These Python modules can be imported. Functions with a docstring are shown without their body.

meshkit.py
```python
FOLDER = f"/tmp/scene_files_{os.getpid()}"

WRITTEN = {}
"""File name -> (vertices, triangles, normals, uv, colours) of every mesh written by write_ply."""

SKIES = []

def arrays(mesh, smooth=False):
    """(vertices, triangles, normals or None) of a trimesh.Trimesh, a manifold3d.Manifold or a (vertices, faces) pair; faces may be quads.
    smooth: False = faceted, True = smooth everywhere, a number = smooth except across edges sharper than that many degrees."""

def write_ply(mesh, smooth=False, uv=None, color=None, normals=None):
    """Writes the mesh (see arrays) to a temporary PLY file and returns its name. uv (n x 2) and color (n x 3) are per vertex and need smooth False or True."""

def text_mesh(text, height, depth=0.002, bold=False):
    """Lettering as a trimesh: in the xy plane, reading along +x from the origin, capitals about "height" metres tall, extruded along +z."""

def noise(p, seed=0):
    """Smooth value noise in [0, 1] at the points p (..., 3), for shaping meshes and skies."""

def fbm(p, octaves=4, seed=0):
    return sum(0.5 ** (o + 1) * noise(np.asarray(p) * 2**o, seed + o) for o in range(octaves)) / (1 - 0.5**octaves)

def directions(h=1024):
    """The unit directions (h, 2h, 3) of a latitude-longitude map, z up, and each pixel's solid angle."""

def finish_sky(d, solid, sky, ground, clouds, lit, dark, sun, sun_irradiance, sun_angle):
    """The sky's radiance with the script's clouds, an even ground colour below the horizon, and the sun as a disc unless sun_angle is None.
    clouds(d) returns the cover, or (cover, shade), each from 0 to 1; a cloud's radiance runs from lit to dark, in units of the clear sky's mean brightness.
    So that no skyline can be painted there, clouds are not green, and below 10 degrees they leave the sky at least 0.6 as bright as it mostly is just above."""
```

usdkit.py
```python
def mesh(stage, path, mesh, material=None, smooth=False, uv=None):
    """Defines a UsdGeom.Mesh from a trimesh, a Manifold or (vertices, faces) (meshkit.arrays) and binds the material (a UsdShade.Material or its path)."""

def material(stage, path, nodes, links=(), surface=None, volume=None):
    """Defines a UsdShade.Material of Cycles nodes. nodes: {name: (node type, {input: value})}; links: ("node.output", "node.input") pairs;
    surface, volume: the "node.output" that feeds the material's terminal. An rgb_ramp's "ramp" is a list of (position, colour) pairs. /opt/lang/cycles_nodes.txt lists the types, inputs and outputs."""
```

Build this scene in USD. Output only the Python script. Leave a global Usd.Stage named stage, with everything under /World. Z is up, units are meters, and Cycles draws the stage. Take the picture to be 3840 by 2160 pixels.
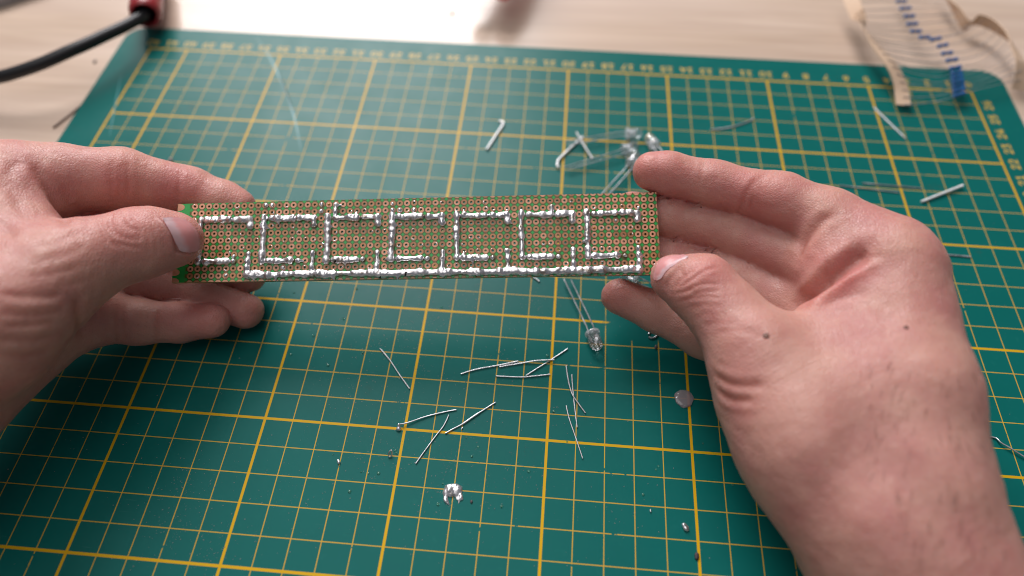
import math, random
import numpy as np, trimesh, usdkit, meshkit
from shapely.geometry import Polygon, Point, box as sbox
from shapely import affinity
from pxr import Usd, UsdGeom, UsdLux, UsdShade, Gf, Sdf, Vt

stage = Usd.Stage.CreateInMemory()
UsdGeom.SetStageUpAxis(stage, UsdGeom.Tokens.z)
UsdGeom.SetStageMetersPerUnit(stage, 1.0)
UsdGeom.Xform.Define(stage, '/World')
UsdGeom.Scope.Define(stage, '/World/Looks')

# ------------------------------------------------------------------ camera
CAM = np.array([0.00584, -0.15781, 0.22783])
AX = np.array([[0.99652222, 0.08331865, -0.00121507], [0.06800436, -0.82161142, -0.5659771], [-0.04815477, 0.56392613, -0.82442007]])  # right, down, forward
FPX = 2587.81                       # focal length in pixels of the 3840 wide photograph
cam = UsdGeom.Camera.Define(stage, '/World/camera')
_m = np.eye(4); _m[0, :3] = AX[0]; _m[1, :3] = -AX[1]; _m[2, :3] = -AX[2]; _m[3, :3] = CAM
cam.AddTransformOp().Set(Gf.Matrix4d(*_m.ravel().tolist()))
cam.CreateHorizontalApertureAttr(36.0); cam.CreateVerticalApertureAttr(20.25)
cam.CreateFocalLengthAttr(FPX / 3840 * 36)
cam.CreateClippingRangeAttr((0.01, 100.0))
cam.CreateFStopAttr(4.2); cam.CreateFocusDistanceAttr(0.239)
cam.CreateExposureAttr(0.0)

# ------------------------------------------------------------------ node graph helper
class Ref(str): pass
class Graph:
    def __init__(s): s.nodes, s.links, s.i = {}, [], 0
    def n(s, kind, out=None, **kw):
        name = f'{kind}_{s.i}'; s.i += 1
        s.nodes[name] = (kind, {k: v for k, v in kw.items() if not isinstance(v, Ref)})
        s.links += [(str(v), f'{name}.{k}') for k, v in kw.items() if isinstance(v, Ref)]
        return Ref(f'{name}.{out}') if out else name
    def math(s, op, a, b=0.0, c=0.0): return s.n('math', 'value', math_type=op, value1=a, value2=b, value3=c)
    def mix(s, fac, a, b, kind='mix'): return s.n('mix_color', 'result', blend_type=kind, fac=fac, a=a, b=b)
    def noise(s, scale, detail=2.0, vec=None, rough=.5, dist=0.0):
        kw = dict(scale=float(scale), detail=float(detail), roughness=rough, distortion=dist)
        if vec is not None: kw['vector'] = vec
        else: kw['vector'] = s.pos()
        return s.n('noise_texture', 'fac', **kw)
    def pos(s): return s.n('geometry', 'position')
    def obj(s): return s.n('texture_coordinate', 'object')
    def scale(s, vec, sc): return s.n('mapping', 'vector', mapping_type='point', vector=vec, scale=sc)
    def rng(s, v, a, b, c=0.0, d=1.0): return s.n('map_range', 'result', range_type='linear', value=v, from_min=float(a), from_max=float(b), to_min=float(c), to_max=float(d), clamp=True)
    def bump(s, h, strength, distance): return s.n('bump', 'normal', height=h, strength=float(strength), distance=float(distance))
    def done(s, name, surf, volume=None): return usdkit.material(stage, '/World/Looks/' + name, s.nodes, s.links, surface=str(surf))
def simple(name, color, rough=.5, metal=0.0, **kw):
    g = Graph(); return g.done(name, g.n('principled_bsdf', 'BSDF', base_color=color, roughness=rough, metallic=metal, **kw))

# ------------------------------------------------------------------ light: one big window behind the far side of the table, dim room
def look_at(prim, eye, target):
    z = np.array(eye, float) - np.array(target, float); z /= np.linalg.norm(z)
    x = np.cross([0, 0, 1.0], z); x /= np.linalg.norm(x); y = np.cross(z, x)
    m = np.eye(4); m[0, :3], m[1, :3], m[2, :3], m[3, :3] = x, y, z, eye
    UsdGeom.Xformable(prim).AddTransformOp().Set(Gf.Matrix4d(*m.ravel().tolist()))
win = UsdLux.RectLight.Define(stage, '/World/window_light')
win.CreateWidthAttr(0.85); win.CreateHeightAttr(1.36)
win.CreateIntensityAttr(WIN := 16.0); win.CreateColorAttr(Gf.Vec3f(1.0, .97, .97))
look_at(win, (-0.52, 1.31, 1.34), (-0.15, 0.0, 1.34))
g = Graph()
room = g.done('room_light', g.n('background_shader', 'background', color=(.9, .93, 1.0), strength=.145))
dome = UsdLux.DomeLight.Define(stage, '/World/room_glow')
UsdShade.MaterialBindingAPI.Apply(dome.GetPrim()).Bind(room)

ceil = UsdLux.RectLight.Define(stage, '/World/overhead_fill')       # added soft fill from above, also gives the solder something to reflect
ceil.CreateWidthAttr(1.5); ceil.CreateHeightAttr(1.0); ceil.CreateIntensityAttr(1.55); ceil.CreateColorAttr(Gf.Vec3f(1.0, .96, .92))
look_at(ceil, (-0.35, 0.0, 1.35), (-.05, 0.0, 0))
# ------------------------------------------------------------------ helpers
used = {}
def numbered(parent, name):
    k = (parent, name); used[k] = used.get(k, -1) + 1
    return f'{parent}/{name}' + (f'_{used[k]:03d}' if used[k] else '')
def tag(p, label=None, cat=None, group=None, kind=None):
    p = p.GetPrim() if hasattr(p, 'GetPrim') else p
    for k, v in (('label', label), ('category', cat), ('group', group), ('kind', kind)):
        if v: p.SetCustomDataByKey(k, v)
    return p
def path_of(parent): return '/World' if parent is None else str(parent.GetPath())
def obj(name, mesh, material, parent=None, smooth=False):
    return usdkit.mesh(stage, numbered(path_of(parent), name), mesh, material, smooth=smooth).GetPrim()
def thing(name, label, cat, loc=(0, 0, 0), rot=None, group=None, parent=None):
    x = UsdGeom.Xform.Define(stage, numbered(path_of(parent), name))
    m = np.eye(4); m[3, :3] = loc
    if rot is not None: m[:3, :3] = np.asarray(rot).T
    x.AddTransformOp().Set(Gf.Matrix4d(*m.ravel().tolist()))
    if label: tag(x, label, cat, group)
    return x.GetPrim()
def ray(px, py): return np.array([(px - 1920) / FPX, (py - 1080) / FPX, 1.0]) @ AX
def table(px, py, z=0.0):           # measuring aid: the spot at height z that the photograph shows at a pixel
    d = ray(px, py); return CAM + d * ((z - CAM[2]) / d[2])
def deep(px, py, d): return CAM + ray(px, py) * d
def crop(x0, y0, s): return lambda x, y: (x0 + s * x, y0 + s * y)
def tube(pts, r, n=8, cap=True):
    pts = np.asarray(pts, float); r = np.broadcast_to(r, len(pts)).astype(float)
    t = np.gradient(pts, axis=0); t /= np.linalg.norm(t, axis=1, keepdims=True) + 1e-12
    ref = np.array([0, 0, 1.0]) if abs(t[0][2]) < .9 else np.array([1.0, 0, 0])
    u = np.cross(ref, t[0]); V = []
    for p, d, rr in zip(pts, t, r):
        u = u - d * (u @ d); u /= np.linalg.norm(u); v = np.cross(d, u)
        a = np.arange(n) * 2 * np.pi / n
        V.append(p + rr * (np.cos(a)[:, None] * u + np.sin(a)[:, None] * v))
    V = np.vstack(V); F = []
    for i in range(len(pts) - 1):
        for j in range(n):
            a, b = i * n + j, i * n + (j + 1) % n
            F += [[a, b, b + n], [a, b + n, a + n]]
    if cap:
        for base, c, flip in ((0, pts[0] - t[0] * r[0] * .4, True), ((len(pts) - 1) * n, pts[-1] + t[-1] * r[-1] * .4, False)):
            V = np.vstack([V, c]); k = len(V) - 1
            for j in range(n):
                a, b = base + j, base + (j + 1) % n
                F.append([b, a, k] if flip else [a, b, k])
    return trimesh.Trimesh(V, F, process=False)
def spline(pts, n):
    from scipy.interpolate import PchipInterpolator
    pts = np.asarray(pts, float); s = np.r_[0, np.cumsum(np.linalg.norm(np.diff(pts, axis=0), axis=1))]
    return PchipInterpolator(s, pts)(np.linspace(0, s[-1], n))
def join(ms): return trimesh.util.concatenate(ms)

# implicit surfaces: rounded bones blended together, turned into a mesh
BIG = np.float32(1.0)
def smin(a, b, k):
    if k <= 0: return np.minimum(a, b)
    h = np.maximum(k - np.abs(a - b), 0) / k
    return np.minimum(a, b) - h * h * k * .25
class Field:
    def __init__(s, lo, hi, h):
        s.lo, s.h = np.array(lo, float), h
        s.n = np.ceil((np.array(hi) - lo) / h).astype(int) + 1
        s.ax = [(s.lo[i] + h * np.arange(s.n[i])).astype(np.float32) for i in range(3)]
    def new(s): return np.full(s.n, BIG, np.float32)
    def box(s, lo, hi):
        a = np.clip(np.floor((np.array(lo) - s.lo) / s.h).astype(int), 0, s.n); b = np.clip(np.ceil((np.array(hi) - s.lo) / s.h).astype(int) + 1, 0, s.n)
        return tuple(slice(i, j) for i, j in zip(a, b))
    def bone(s, F, a, b, ra, rb, k, margin=None, flat=None):
        a, b = np.array(a, np.float32), np.array(b, np.float32); m = max(ra, rb) + (margin if margin is not None else k + 3 * s.h)
        sl = s.box(np.minimum(a, b) - m, np.maximum(a, b) + m)
        if any(x.stop <= x.start for x in sl): return
        X, Y, Z = (s.ax[i][sl[i]] for i in range(3))
        p = [X[:, None, None] - a[0], Y[None, :, None] - a[1], Z[None, None, :] - a[2]]
        ba = b - a; L = float(ba @ ba)
        t = np.clip((p[0] * ba[0] + p[1] * ba[1] + p[2] * ba[2]) / L, 0, 1) if L > 1e-12 else np.float32(0)
        q = [p[i] - t * ba[i] for i in range(3)]
        if flat is not None:            # squash along a direction
            w, f = np.array(flat[0], np.float32), flat[1]
            dn = q[0] * w[0] + q[1] * w[1] + q[2] * w[2]
            q = [q[i] + dn * (w[i] * (1 / f - 1)) for i in range(3)]
        d = np.sqrt(q[0] ** 2 + q[1] ** 2 + q[2] ** 2) - (ra + (rb - ra) * t)
        F[sl] = smin(F[sl], d.astype(np.float32), k)
    def mesh(s, F):
        ins = F < 0; n = s.n
        c = np.zeros(n - 1, np.int8)
        for dx, dy, dz in np.ndindex(2, 2, 2): c += ins[dx:n[0] - 1 + dx, dy:n[1] - 1 + dy, dz:n[2] - 1 + dz]
        act = np.argwhere((c > 0) & (c < 8)); ids = np.full(n - 1, -1, np.int32); ids[tuple(act.T)] = np.arange(len(act))
        acc = np.zeros((len(act), 3)); cnt = np.zeros(len(act)); corners = list(np.ndindex(2, 2, 2))
        vals = {k: F[tuple((act + k).T)] for k in corners}
        for k in corners:
            for ax_ in range(3):
                if k[ax_] == 0:
                    k2 = list(k); k2[ax_] = 1; v0, v1 = vals[k], vals[tuple(k2)]
                    cr = (v0 < 0) != (v1 < 0); t = np.where(cr, v0 / np.where(cr, v0 - v1, 1), 0)
                    p = np.tile(np.array(k, float), (len(act), 1)); p[:, ax_] = t
                    acc[cr] += p[cr]; cnt[cr] += 1
        V = s.lo + s.h * (act + acc / np.maximum(cnt, 1)[:, None]); Fs = []
        for ax_ in range(3):
            o = [(1, 2), (2, 0), (0, 1)][ax_]
            sl0 = [slice(1, n[i] - 1) for i in range(3)]; sl0[ax_] = slice(0, n[ax_] - 1)
            sl1 = list(sl0); sl1[ax_] = slice(1, n[ax_])
            A, B = ins[tuple(sl0)], ins[tuple(sl1)]
            e = np.argwhere(A != B); off = np.array([x.start for x in sl0]); e = e + off
            flip = ins[tuple(e.T)]
            def at(d0, d1):
                q = e.copy(); q[:, o[0]] -= d0; q[:, o[1]] -= d1; return ids[tuple(q.T)]
            quad = np.stack([at(1, 1), at(0, 1), at(0, 0), at(1, 0)], 1)
            quad[~flip] = quad[~flip][:, ::-1]
            Fs.append(quad)
        Q = np.vstack(Fs)
        return trimesh.Trimesh(V, np.vstack([Q[:, [0, 1, 2]], Q[:, [0, 2, 3]]]), process=False)
def relax(m, it=6): return trimesh.smoothing.filter_taubin(m, lamb=.5, nu=.52, iterations=it)

# ------------------------------------------------------------------ materials
def mat_material():
    g = Graph(); P = g.n('geometry', 'position'); sx = g.n('separate_xyz', vector=P)
    X, Y = Ref(sx + '.x'), Ref(sx + '.y')
    u = g.math('subtract', 21.0, g.math('multiply', X, 100.0)); w = g.math('subtract', 13.5, g.math('multiply', Y, 100.0))
    def line(c, period, half):          # 1 on the lines of that period
        f = g.math('absolute', g.math('subtract', g.math('fraction', g.math('add', g.math('divide', c, period), 100.5)), .5))
        d = g.math('multiply', f, period)
        return g.rng(d, half - .004, half + .004, 1, 0)
    def near(c, at, half): return g.rng(g.math('absolute', g.math('subtract', c, at)), half - .004, half + .004, 1, 0)
    mx = lambda a, b: g.math('maximum', a, b)
    mul = lambda a, b: g.math('multiply', a, b)
    inside = mul(mul(g.rng(u, -.05, -.045), g.rng(u, 42.045, 42.05, 1, 0)), mul(g.rng(w, -.05, -.045), g.rng(w, 27.045, 27.05, 1, 0)))
    thin = mul(mx(line(u, 1.0, .0158), line(w, 1.0, .0158)), inside)
    thick = mul(mx(mx(line(u, 5.0, .047), line(w, 5.0, .047)), mx(mx(near(u, 42.0, .045), near(u, 0.0, .045)), mx(near(w, 0.0, .045), near(w, 27.0, .045)))), inside)
    # wear: ink lost in a scuffed patch, and here and there along the thin lines
    cx, cy = 21 - table(2400, 1215)[0] * 100, 13.5 - table(2400, 1215)[1] * 100
    dd = g.math('sqrt', g.math('add', g.math('power', g.math('divide', g.math('subtract', u, cx), 1.55), 2.0), g.math('power', g.math('subtract', w, cy), 2.0)))
    n1 = g.noise(900, 3); patch = g.rng(g.math('add', dd, mul(g.math('subtract', n1, .5), .5)), .78, .95)
    holes = g.rng(g.noise(130, 4, rough=.65), .335, .35)
    nick = g.rng(g.noise(700, 2), .24, .28)
    thin = mul(mul(thin, patch), mul(holes, nick)); thick = mul(mul(thick, patch), g.rng(g.noise(650, 2), .2, .22))
    base = g.mix(g.noise(35, 4), (.0024, .106, .096), (.0034, .124, .111))
    base = g.mix(g.rng(g.noise(260, 3), .62, .8, 0, .35), base, (.012, .15, .13))
    # fine pale scratches running in a few directions, and dark cut lines
    def scratch(rot, sc, lo, hi):
        v = g.n('mapping', 'vector', mapping_type='point', vector=P, rotation=(0, 0, rot), scale=sc)
        return g.rng(g.n('noise_texture', 'fac', vector=v, scale=1.0, detail=3.0, roughness=.7), lo, hi)
    s1 = mul(scratch(.5, (30, 1500, 30), .70, .76), g.rng(g.noise(20, 2), .5, .62))
    s2 = mul(scratch(-1.1, (25, 1300, 25), .72, .78), g.rng(g.noise(14, 2), .52, .62))
    sc = mx(s1, s2)
    base = g.mix(g.rng(g.noise(48, 4, rough=.65), .66, .74, 0, .45), base, (.030, .075, .060))
    base = g.mix(mul(sc, .45), base, (.12, .30, .28))
    cuts = mx(scratch(1.35, (16, 2600, 16), .735, .75), scratch(-.25, (14, 2400, 14), .745, .76))
    base = g.mix(mul(cuts, .6), base, (.001, .03, .028))
    col = g.mix(thin, base, (.58, .34, .035)); col = g.mix(thick, col, (.62, .35, .008))
    ink = mx(thin, thick)
    rough = g.math('add', g.rng(g.noise(60, 5, rough=.7), .3, .75, .30, .40), mul(ink, .03))
    h = g.math('add', g.math('add', mul(g.noise(2600, 3), .5), mul(ink, .15)), mul(sc, -.3))
    b = g.bump(h, .35, .0001)
    return g.done('mat_vinyl', g.n('principled_bsdf', 'BSDF', base_color=col, roughness=rough, normal=b, specular_ior_level=.13))
M = {}
M['mat'] = mat_material()
M['mat_print'] = simple('mat_print', (.55, .36, .06), .5)
M['mat_edge'] = simple('mat_edge', (.005, .06, .05), .6)
def wood():
    g = Graph(); P = g.pos()
    v = g.n('mapping', 'vector', mapping_type='point', vector=P, rotation=(0, 0, -.12), scale=(5, 90, 5))
    n = g.n('noise_texture', 'fac', vector=v, scale=1.0, detail=5.0, roughness=.6, distortion=.6)
    v2 = g.n('mapping', 'vector', mapping_type='point', vector=P, rotation=(0, 0, -.12), scale=(2.5, 14, 5))
    n2 = g.n('noise_texture', 'fac', vector=v2, scale=1.0, detail=3.0)
    c = g.mix(g.rng(n, .35, .7), (.62, .475, .375), (.44, .315, .235)); c = g.mix(g.rng(n2, .4, .7), c, (.67, .53, .45))
    return g.done('birch_tabletop', g.n('principled_bsdf', 'BSDF', base_color=c, roughness=g.rng(n, .3, .8, .24, .32), specular_ior_level=.32, coat_weight=.15, coat_roughness=.15, normal=g.bump(n, .15, .0002)))
M['wood'] = wood()
def skin():
    g = Graph(); P = g.pos()
    red = g.n('attribute', 'fac', attribute='flush')
    a = g.mix(g.rng(g.noise(55, 4, rough=.6), .36, .66), (.530, .276, .224), (.475, .198, .178))      # tan, with flushed patches
    a = g.mix(g.rng(g.noise(24, 2), .48, .68, 0, .6), a, (.570, .325, .265))
    a = g.mix(g.rng(g.noise(420, 3, rough=.6), .52, .75, 0, .45), a, (.56, .32, .265))
    a = g.mix(g.rng(g.noise(1100, 2), .60, .74, 0, .35), a, (.38, .15, .11))
    c = g.mix(red, a, (.50, .16, .15))
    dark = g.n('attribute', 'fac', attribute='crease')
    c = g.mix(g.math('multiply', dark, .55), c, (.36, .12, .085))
    vo = g.n('voronoi_texture', 'distance', vector=P, scale=1050.0, feature='distance_to_edge')
    v2 = g.n('mapping', 'vector', mapping_type='point', vector=P, rotation=(.3, .5, .6), scale=(1700, 500, 900))
    ln = g.n('noise_texture', 'fac', vector=v2, scale=1.0, detail=3.0, roughness=.6)
    h = g.math('add', g.math('multiply', g.rng(vo, 0, .25), .45), g.math('add', g.math('multiply', ln, .8), g.math('multiply', g.noise(380, 3), .6)))
    b = g.bump(h, .5, .0003)
    return g.done('skin', g.n('principled_bsdf', 'BSDF', subsurface_method='random_walk', base_color=c, roughness=g.rng(g.noise(260, 4, rough=.65), .3, .7, .34, .56), subsurface_weight=.38, subsurface_scale=.0016, subsurface_radius=(1.0, .38, .22), specular_ior_level=.42, normal=b))
try:
    M['skin'] = skin()
except Exception as e:
    print('skin', e); raise
def nail():
    g = Graph(); lun = g.n('attribute', 'fac', attribute='lunula')
    c = g.mix(lun, (.64, .27, .27), (.66, .42, .44))
    return g.done('nail', g.n('principled_bsdf', 'BSDF', base_color=c, roughness=.36, subsurface_weight=.3, subsurface_scale=.001, subsurface_radius=(1., .4, .3), specular_ior_level=.35, normal=g.bump(g.noise(900, 2), .08, .0001)))
M['nail'] = nail()
M['mole'] = simple('mole', (.15, .06, .04), .55)
M['hair'] = simple('arm_hair', (.05, .03, .02), .5)
def solder(name, tint, rough, bumps=.5, metal=1.0):
    g = Graph()
    n = g.noise(1500, 3, rough=.6); n2 = g.noise(420, 2)
    c = g.mix(g.rng(n2, .35, .7), tint, tuple(x * .82 for x in tint))
    return g.done(name, g.n('principled_bsdf', 'BSDF', base_color=g.mix(g.rng(g.noise(330, 3), .56, .68, 0, .7), c, (.32, .23, .15)) if metal == .9 else c, metallic=metal, roughness=g.math('add', g.rng(n, .3, .7, rough, rough + .14), g.rng(g.noise(260, 2), .5, .7, 0, .2)), normal=g.bump(g.math('add', g.math('multiply', n, .4), n2), bumps, .00025)))
M['solder'] = solder('solder', (.90, .88, .92), .20, .2, .9)
M['bright'] = solder('painted_glint_wire', (.97, .97, .98), .35, .1, .25)  # near-white, barely metallic colour paints in the window's reflection on these wires
M['dull'] = solder('dull_solder', (.78, .77, .80), .34, .4, .9)
M['wire'] = solder('tinned_wire', (.70, .70, .73), .30, .10, .96)
def copper(name, c1, c2, rough):
    g = Graph(); n = g.noise(800, 3)
    return g.done(name, g.n('principled_bsdf', 'BSDF', base_color=g.mix(g.rng(g.noise(170, 4, rough=.7), .48, .70, 0, .65), g.mix(n, c1, c2), (.27, .125, .055)), metallic=.1, roughness=rough, coat_weight=.3, coat_roughness=.2))
M['pad'] = [copper('fresh_copper', (.73, .36, .22), (.66, .31, .18), .5), copper('fluxed_copper', (.52, .25, .11), (.44, .18, .07), .4), copper('brown_copper', (.42, .19, .085), (.33, .13, .05), .35)]
def mask_material():
    g = Graph(); P = g.obj(); s = g.n('separate_xyz', vector=P); X, Y = Ref(s + '.x'), Ref(s + '.y')
    p = .00254
    def cell(c, off): return g.math('absolute', g.math('subtract', g.math('fraction', g.math('add', g.math('divide', c, p), 100.5 + off)), .5))
    a, b = cell(X, 0.0), cell(Y, 0.0)           # 0 at a hole, .5 between two holes
    corner = g.math('subtract', 1.0, g.math('add', a, b))
    dia = g.rng(corner, .26, .30, 1, 0)
    plain = g.rng(X, -32.75 * p, -32.6 * p, 1, 0)
    green = g.math('maximum', dia, plain)
    n = g.noise(300, 3, vec=P); n2 = g.noise(60, 2, vec=P)
    gr = g.mix(n, (.010, .27, .05), (.022, .40, .075)); ol = g.mix(n2, (.105, .105, .02), (.08, .065, .012))
    col = g.mix(green, ol, gr)
    z = Ref(s + '.z'); side = g.rng(z, -.0002, -.0001, 1, 0)
    col = g.mix(side, col, (.30, .25, .085))
    h = g.math('add', g.math('multiply', green, -.6), g.math('multiply', n, .2))
    return g.done('solder_mask', g.n('principled_bsdf', 'BSDF', base_color=col, roughness=.28, specular_ior_level=.5, normal=g.bump(h, .5, .00006)))
M['mask'] = mask_material()
M['burn'] = simple('burnt_flux', (.012, .008, .005), .15)
M['amber'] = simple('amber_flux', (.42, .17, .02), .12)
M['paper'] = simple('paper_tape', (.62, .44, .31), .7)
M['resistor'] = simple('blue_lacquer', (.022, .13, .36), .3)
M['band'] = simple('resistor_band', (.05, .03, .05), .4)
M['red'] = simple('maroon_plastic', (.26, .018, .022), .32)
M['rubber'] = simple('black_rubber', (.006, .006, .009), .5)
M['grey'] = simple('grey_metal', (.32, .32, .34), .4, .3)
M['scarlet'] = simple('scarlet_plastic', (.7, .02, .02), .3)
def clear(name, white, tint=(.97, .98, 1.0), rough=.04, ior=1.75):
    g = Graph(); body = g.n('mix_closure', 'closure', fac=white, closure1=g.n('transparent_bsdf', 'BSDF', color=tint), closure2=g.n('diffuse_bsdf', 'BSDF', color=(.9, .9, .94)))
    f = g.rng(g.math('power', g.n('layer_weight', 'facing', blend=.5), 3.0), 0, 1, .04, ior - 1)
    return g.done(name, g.n('mix_closure', 'closure', fac=f, closure1=body, closure2=g.n('glossy_bsdf', 'BSDF', color=(1.0, 1.0, 1.0), roughness=rough)))
def epoxy(name, white):
    g = Graph(); c = g.n('mix_closure', 'closure', fac=white, closure1=g.n('transparent_bsdf', 'BSDF', color=(.97, .98, 1.0)), closure2=g.n('diffuse_bsdf', 'BSDF', color=(.95, .95, 1.0)))
    gl = g.n('principled_bsdf', 'BSDF', base_color=(1.0, 1.0, 1.0), roughness=.02, transmission_weight=1.0, ior=1.5)
    sh = g.n('mix_closure', 'closure', fac=.22, closure1=c, closure2=g.n('glossy_bsdf', 'BSDF', color=(1.0, 1.0, 1.0), roughness=.18))
    return g.done(name, g.n('mix_closure', 'closure', fac=.5, closure1=sh, closure2=gl))
M['lens'] = epoxy('clear_epoxy', .08); M['flange_white'] = epoxy('whitened_epoxy', .55)  # white mixed into clear epoxy paints in its bright highlights, strongest on the flange
M['droplet'] = (lambda g: g.done('flux_resin', g.n('principled_bsdf', 'BSDF', base_color=(.45, .95, .75), roughness=.04, transmission_weight=.9, ior=1.45)))(Graph())
M['milky'] = clear('milky_resin', .20, (.72, .58, .62), .12, 1.5)
M['dust'] = simple('grey_dust', (.26, .235, .225), .6)
M['brown'] = simple('brown_streak', (.20, .13, .10), .5)
M['dark'] = simple('dark_crumb', (.05, .035, .04), .5)
M['stain'] = simple('rust_stain', (.045, .05, .035), .5)
M['scuff'] = simple('pale_scuff', (.035, .22, .23), .4)

rnd = random.Random(7); rs = np.random.RandomState(11)
MAT_T = .003
# ------------------------------------------------------------------ the table and the cutting mat
top = trimesh.creation.box((2.4, 1.6, .03)); top.apply_translation((0, .1, -MAT_T - .015))
tag(obj('tabletop', top, M['wood']), 'pale birch tabletop under and behind the green cutting mat', 'table', kind='structure')
mat = thing('cutting_mat', 'green self-healing cutting mat with yellow centimetre grid and edge numbers', 'cutting mat')
ml, mr, mt, mb = 1.45, 1.55, 1.30, 1.6
rect = sbox(-.21 - .0172, -.135 - .016, .21 + .0184, .135 + .0170)
outline = rect.buffer(-.010).buffer(.010, quad_segs=10)
mbase = trimesh.creation.extrude_polygon(outline, MAT_T, engine='earcut'); mbase.apply_translation((0, 0, -MAT_T))
obj('mat_sheet', mbase, M['mat'], mat)
def number(text, at, rot, h=.0039):
    t = meshkit.text_mesh(text, h, .00004, bold=True)
    c = t.bounds.mean(0); t.apply_translation((-c[0], -c[1], 0))
    t.apply_transform(trimesh.transformations.rotation_matrix(rot, (0, 0, 1))); t.apply_translation((at[0], at[1], .00001))
    obj('printed_number', t, M['mat_print'], mat)
for k in range(0, 43): number(str(k), ((21 - k) * .01, .135 + .0048), math.pi)
for k in range(6, 27): number(str(k), (.21 + .0052, (13.5 - (27 - k)) * .01), math.pi / 2)

for pts_, w_ in (([(1900, 270), (2000, 420), (2090, 600), (2180, 850), (2235, 1120)], .0009), ([(2060, 520), (2130, 690), (2190, 860)], .0006), ([(900, 560), (860, 760), (815, 1010)], .0007)):
    P_ = np.array([table(.5047 * x, .5047 * y) for x, y in pts_]); P_ = spline(P_, 24)[:, :2]; d_ = np.gradient(P_, axis=0); d_ /= np.linalg.norm(d_, axis=1)[:, None]; n_ = np.c_[-d_[:, 1], d_[:, 0]]
    hw = w_ * .5 * np.sin(np.linspace(.15, 2.99, 24))[:, None]; q_ = np.vstack([P_ + n_ * hw, (P_ - n_ * hw)[::-1]])
    sm = trimesh.creation.extrude_polygon(Polygon(q_).buffer(0), .00003, engine='earcut'); sm.apply_translation((0, 0, .00002)); obj('scuff', sm, M['scuff'], mat)
# ------------------------------------------------------------------ the strip board, held up and tilted towards the camera
BR = np.array([[0.99637754, -0.08454268, 0.00918333], [0.08092357, 0.90941177, -0.40794805], [0.02613759, 0.40721342, 0.91295896]])
BO = np.array([-0.03908625, -0.00888717, 0.03760784]); PITCH = .00254
board = thing('circuit_board', 'long narrow copper perfboard with seven soldered digit outlines held by both hands', 'circuit board', BO, BR)
P2 = lambda c, r: ((c - 32) * PITCH, (5 - r) * PITCH)
edge = [P2(-2.47, -.42), P2(12, -.58), P2(40, -.80), P2(64.78, -1.0), P2(64.92, 10.70), P2(40, 10.74), P2(-2.47, 10.9)]
bpoly = Polygon(edge)
covered = set()
digits = [1 + 9 * k for k in range(7)]
for b in digits:
    covered |= {(b, r) for r in range(2, 9)} | {(b + i, 2) for i in range(1, 8)} | {(b + 7, 3)} | {(b + i, 8) for i in range(1, 6)} | {(b + 7, r) for r in range(7, 11)}
covered |= {(c, 10) for c in range(8, 63)}
ngon = lambda c, r, rad, n, a0: Polygon([(P2(c, r)[0] + rad * math.cos(a0 + 2 * math.pi * k / n), P2(c, r)[1] + rad * math.sin(a0 + 2 * math.pi * k / n)) for k in range(n)])
holes, pads = [], []
for c in range(0, 66):
    for r in range(-1, 12):
        hole = ngon(c, r, .00044, 10, .1)
        if (c, r) not in covered and hole.intersects(bpoly): holes.append(hole)
        if (c, r) in covered: continue
        pd = ngon(c, r, .00104 / math.cos(math.pi / 8), 8, math.pi / 8).difference(hole).intersection(bpoly.buffer(-.00004))
        if pd.is_empty or pd.area < 1e-8: continue
        pads.append((c, r, pd))
from shapely.ops import unary_union
sub = bpoly.difference(unary_union(holes))
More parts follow.
